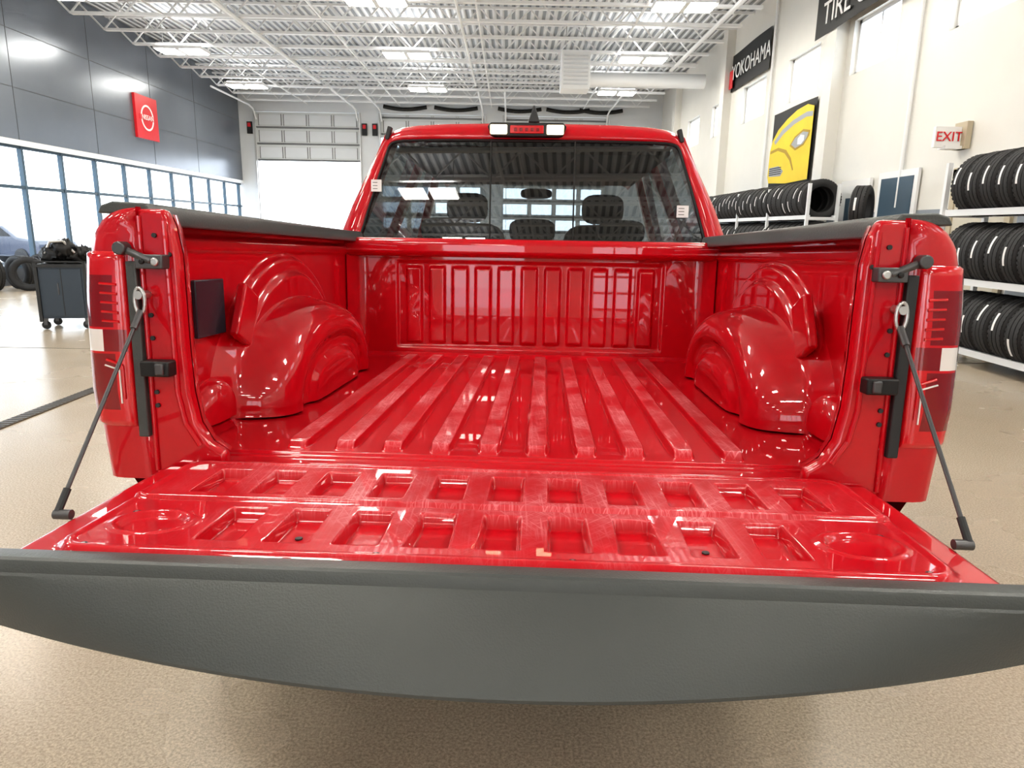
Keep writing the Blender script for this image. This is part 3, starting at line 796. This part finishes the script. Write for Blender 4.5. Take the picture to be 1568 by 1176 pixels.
b = MB(); b.box((XR-.06, 10.4, 1.2), (XR-.022, 11.5, 2.35), M_white); b.box((XR-.07, 10.5, 1.3), (XR-.05, 11.4, 2.25), M_blue); b.obj('window_30')
b = MB(); b.box((XR-.07, 11.75, 0), (XR-.022, 12.75, 2.3), M_white); b.box((XR-.08, 11.85, .05), (XR-.07, 12.65, 2.2), M_rackw); b.box((XR-.09, 12.0, 1.2), (XR-.08, 12.5, 2.0), M_blue); b.obj('door_5')

def tire_mesh():
    b = MB(); R = .34; w = .115
    prof = [(.215, -w*.75), (.225, -w*.85), (.27, -w*1.0), (.305, -w*.98), (.325, -w*.86), (.334, -w*.75), (.325, -w*.72)]
    for c in (-.5, 0, .5):
        prof += [(R-.002, w*(c-.20)), (R, w*c), (R-.002, w*(c+.20)), (R-.014, w*(c+.215)), (R-.014, w*(c+.275))]
    prof += [(.334, w*.75), (.325, w*.86), (.305, w*.98), (.27, w), (.225, w*.85), (.215, w*.75), (.235, 0), (.215, -w*.75)]
    b.lathe(prof, M_rubber, (0, 0, 0), 'y', 44)
    for i in range(44):
        a = 2*math.pi*i/44
        for y0 in (-.78, .62):
            c = Vector((math.cos(a), 0, math.sin(a)))*(R-.001); t = Vector((-math.sin(a), 0, math.cos(a)))*.014; rr = Vector((math.cos(a), 0, math.sin(a)))*.006
            ya, yb = Vector((0, w*y0, 0)), Vector((0, w*(y0+.16), 0))
            b.add([c-t+ya-rr, c+t+ya-rr, c+t+yb-rr, c-t+yb-rr, c-t+ya+rr*.3, c+t+ya+rr*.3, c+t+yb+rr*.3, c-t+yb+rr*.3], [(4, 5, 6, 7), (0, 1, 5, 4), (1, 2, 6, 5), (2, 3, 7, 6), (3, 0, 4, 7)], M_rubber)
    vs = []; K = 7
    for i in range(K):
        a = math.pi-.45+.55*i/(K-1)
        for yy in (.12, .38): vs.append(((R+.002)*math.cos(a), w*yy, (R+.002)*math.sin(a)))
    b.add(vs, [(2*i, 2*i+1, 2*i+3, 2*i+2) for i in range(K-1)], M_paper)
    o = b.obj('tire', None, smooth=True, angle=50); me = o.data; bpy.data.objects.remove(o); me.name = 'tire_mesh'; return me
TM = tire_mesh()
def put_tire(name, parent, loc, rot=(0, 0, 0)):
    o = bpy.data.objects.new(name, TM); link(o, parent); o.location = loc; o.rotation_euler = rot; return o
def rack(name, y0, y1, x0, x1, levels, pitch=.245):
    p = empty(name)
    b = MB()
    top = levels[-1]+.30
    nb = max(2, int(round((y1-y0)/1.8))+1)
    for k in range(nb):
        y = y0+(y1-y0)*k/(nb-1)
        for x in (x0, x1): b.box((x-.025, y-.025, 0), (x+.025, y+.025, top), M_rackw)
        for z in levels: b.box((x0, y-.02, z-.30), (x1, y+.02, z-.25), M_rackw)
    for z in levels:
        for x in (x0+.03, x1-.03): b.box((x-.025, y0, z-.29), (x+.025, y1, z-.22), M_rackw)
    b.obj('frame', p)
    xc = (x0+x1)/2
    for z in levels:
        y = y0+.16; k = 0
        while y < y1-.14:
            put_tire('tire_%d' % k, p, (xc, y, z+.045+random.uniform(-.005, .01)), (0, random.uniform(-.6, .4), random.uniform(-.03, .03)))
            y += pitch; k += 1
    return p
rack('tire_rack', 4.6, 8.25, 5.02, 5.52, [.40, 1.15, 1.90])
rack('tire_rack', 12.1, 19.5, 5.05, 5.55, [.55, 1.22, 1.92])
put_tire('tire', None, (5.3, 10.75, 1.77), (0, 0, .9))
b = MB(); b.box((5.1, 10.45, 0), (5.7, 11.15, 1.40), M_blk2); b.box((5.08, 10.43, 1.40), (5.72, 11.17, 1.42), M_steel)
for k in range(4): b.box((5.085, 10.5, .1+k*.32), (5.1, 11.1, .38+k*.32), M_dsteel)
b.obj('tool_cabinet', bevel=.01)
for x, y, r in ((-9.68, 14.1, .45), (-10.12, 14.5, -.3), (-10.3, 13.9, -.45), (-10.35, 15.6, .2), (-10.3, 16.3, .1)): put_tire('tire', None, (x, y, .338), (0, 0, r))

cart = empty('tool_cart')
M_cart = mat('cart_blue_grey', (0.045, 0.060, 0.080), rough=.35, metal=.2)
b = MB()
b.box((-.26, -.22, .14), (.26, .22, .80), M_cart)
b.box((-.29, -.25, .80), (.29, .25, .84), M_blk2)
b.box((-.235, -.228, .17), (.235, -.22, .78), M_cart); b.box((-.005, -.232, .17), (.005, -.226, .78), M_blk2); b.box((-.05, -.24, .45), (-.035, -.228, .60), M_dsteel)
for x in (-.28, .28): b.box((x-.02, -.24, .10), (x+.02, -.20, .88), M_blk2); b.box((x-.02, .20, .10), (x+.02, .24, .88), M_blk2)
b.box((-.30, -.24, .86), (.30, -.22, .88), M_blk2); b.box((-.30, .22, .86), (.30, .24, .88), M_blk2)
b.obj('cabinet', cart, bevel=.006)
b = MB()
for x in (-.24, .24):
    for y in (-.2, .2): b.lathe([(.001, -.015), (.05, -.015), (.055, 0), (.05, .015), (.001, .015)], M_black, (x, y, .055), 'y', 16); b.box((x-.02, y-.025, .055), (x+.02, y+.025, .14), M_dsteel)
b.obj('casters', cart)
b = MB()
for (cx, cy, cz, rx, ry_, rz) in ((-.12, 0, .95, .16, .17, .13), (.12, .03, .94, .14, .15, .11), (.02, -.08, 1.02, .13, .1, .13), (.24, 0, .97, .09, .1, .10), (-.24, .05, .94, .07, .1, .08)):
    vs = []; nn = 14
    for i in range(nn+1):
        for j in range(nn*2):
            th = math.pi*i/nn; ph = math.pi*j/nn
            v = Vector((math.sin(th)*math.cos(ph), math.sin(th)*math.sin(ph), math.cos(th)))
            k = 1+.5*noise.noise(v*3.2+Vector((cx*9, cy*7, cz)))
            vs.append((cx+rx*k*v.x, cy+ry_*k*v.y, cz+rz*k*v.z))
    b.add(vs, [(i*nn*2+j, i*nn*2+(j+1) % (nn*2), (i+1)*nn*2+(j+1) % (nn*2), (i+1)*nn*2+j) for i in range(nn) for j in range(nn*2)], M_black)
b.path([(-.2, -.1, .95), (-.1, -.15, 1.12), (.05, -.15, 1.13), (.15, -.1, .98)], .018, M_steel, 8)
b.obj('tool_bags', cart, smooth=True, angle=80)
cart.location = (-5.85, 9.25, 0); cart.rotation_euler = (0, 0, .25)

def parked_car(x, y, rz, col):
    m = mat('car_paint', col, rough=.3, coat=1)
    p = empty('parked_car')
    b = MB()
    b.prism([(-2.2, .35), (-2.25, .75), (-2.1, .95), (-1.2, 1.05), (-.6, 1.45), (.8, 1.48), (1.6, 1.05), (2.15, .95), (2.25, .7), (2.2, .35)], 'x', -.85, .85, m)
    b.obj('body', p, bevel=.08)
    b = MB()
    for s in (-1, 1): b.prism([(-1.0, 1.08), (-.52, 1.40), (.75, 1.42), (1.3, 1.08)], 'x', s*.86-.005, s*.86+.005, M_black)
    b.obj('glazing', p)
    b = MB()
    for yy in (-1.4, 1.4):
        for s in (-1, 1): b.lathe([(.001, -.1), (.2, -.1), (.32, -.09), (.33, 0), (.32, .09), (.2, .1), (.001, .1)], M_rubber, (s*.8, yy, .33), 'x', 24)
    b.obj('wheels', p, smooth=True)
    p.location = (x, y, -.27); p.rotation_euler = (0, 0, rz)
parked_car(-21, 20, 1.5, (.5, .02, .02)); parked_car(-22, 25, 1.5, (.6, .6, .62)); parked_car(-24, 31, 1.5, (.05, .05, .06)); parked_car(-26, 38, 1.5, (.3, .32, .35)); parked_car(-19, 27, 1.3, (.04, .05, .08))

w = bpy.data.worlds.new('world'); scene.world = w; w.use_nodes = True
bg = w.node_tree.nodes['Background']; bg.inputs[0].default_value = (0.88, 0.94, 1.0, 1); bg.inputs[1].default_value = 3.8
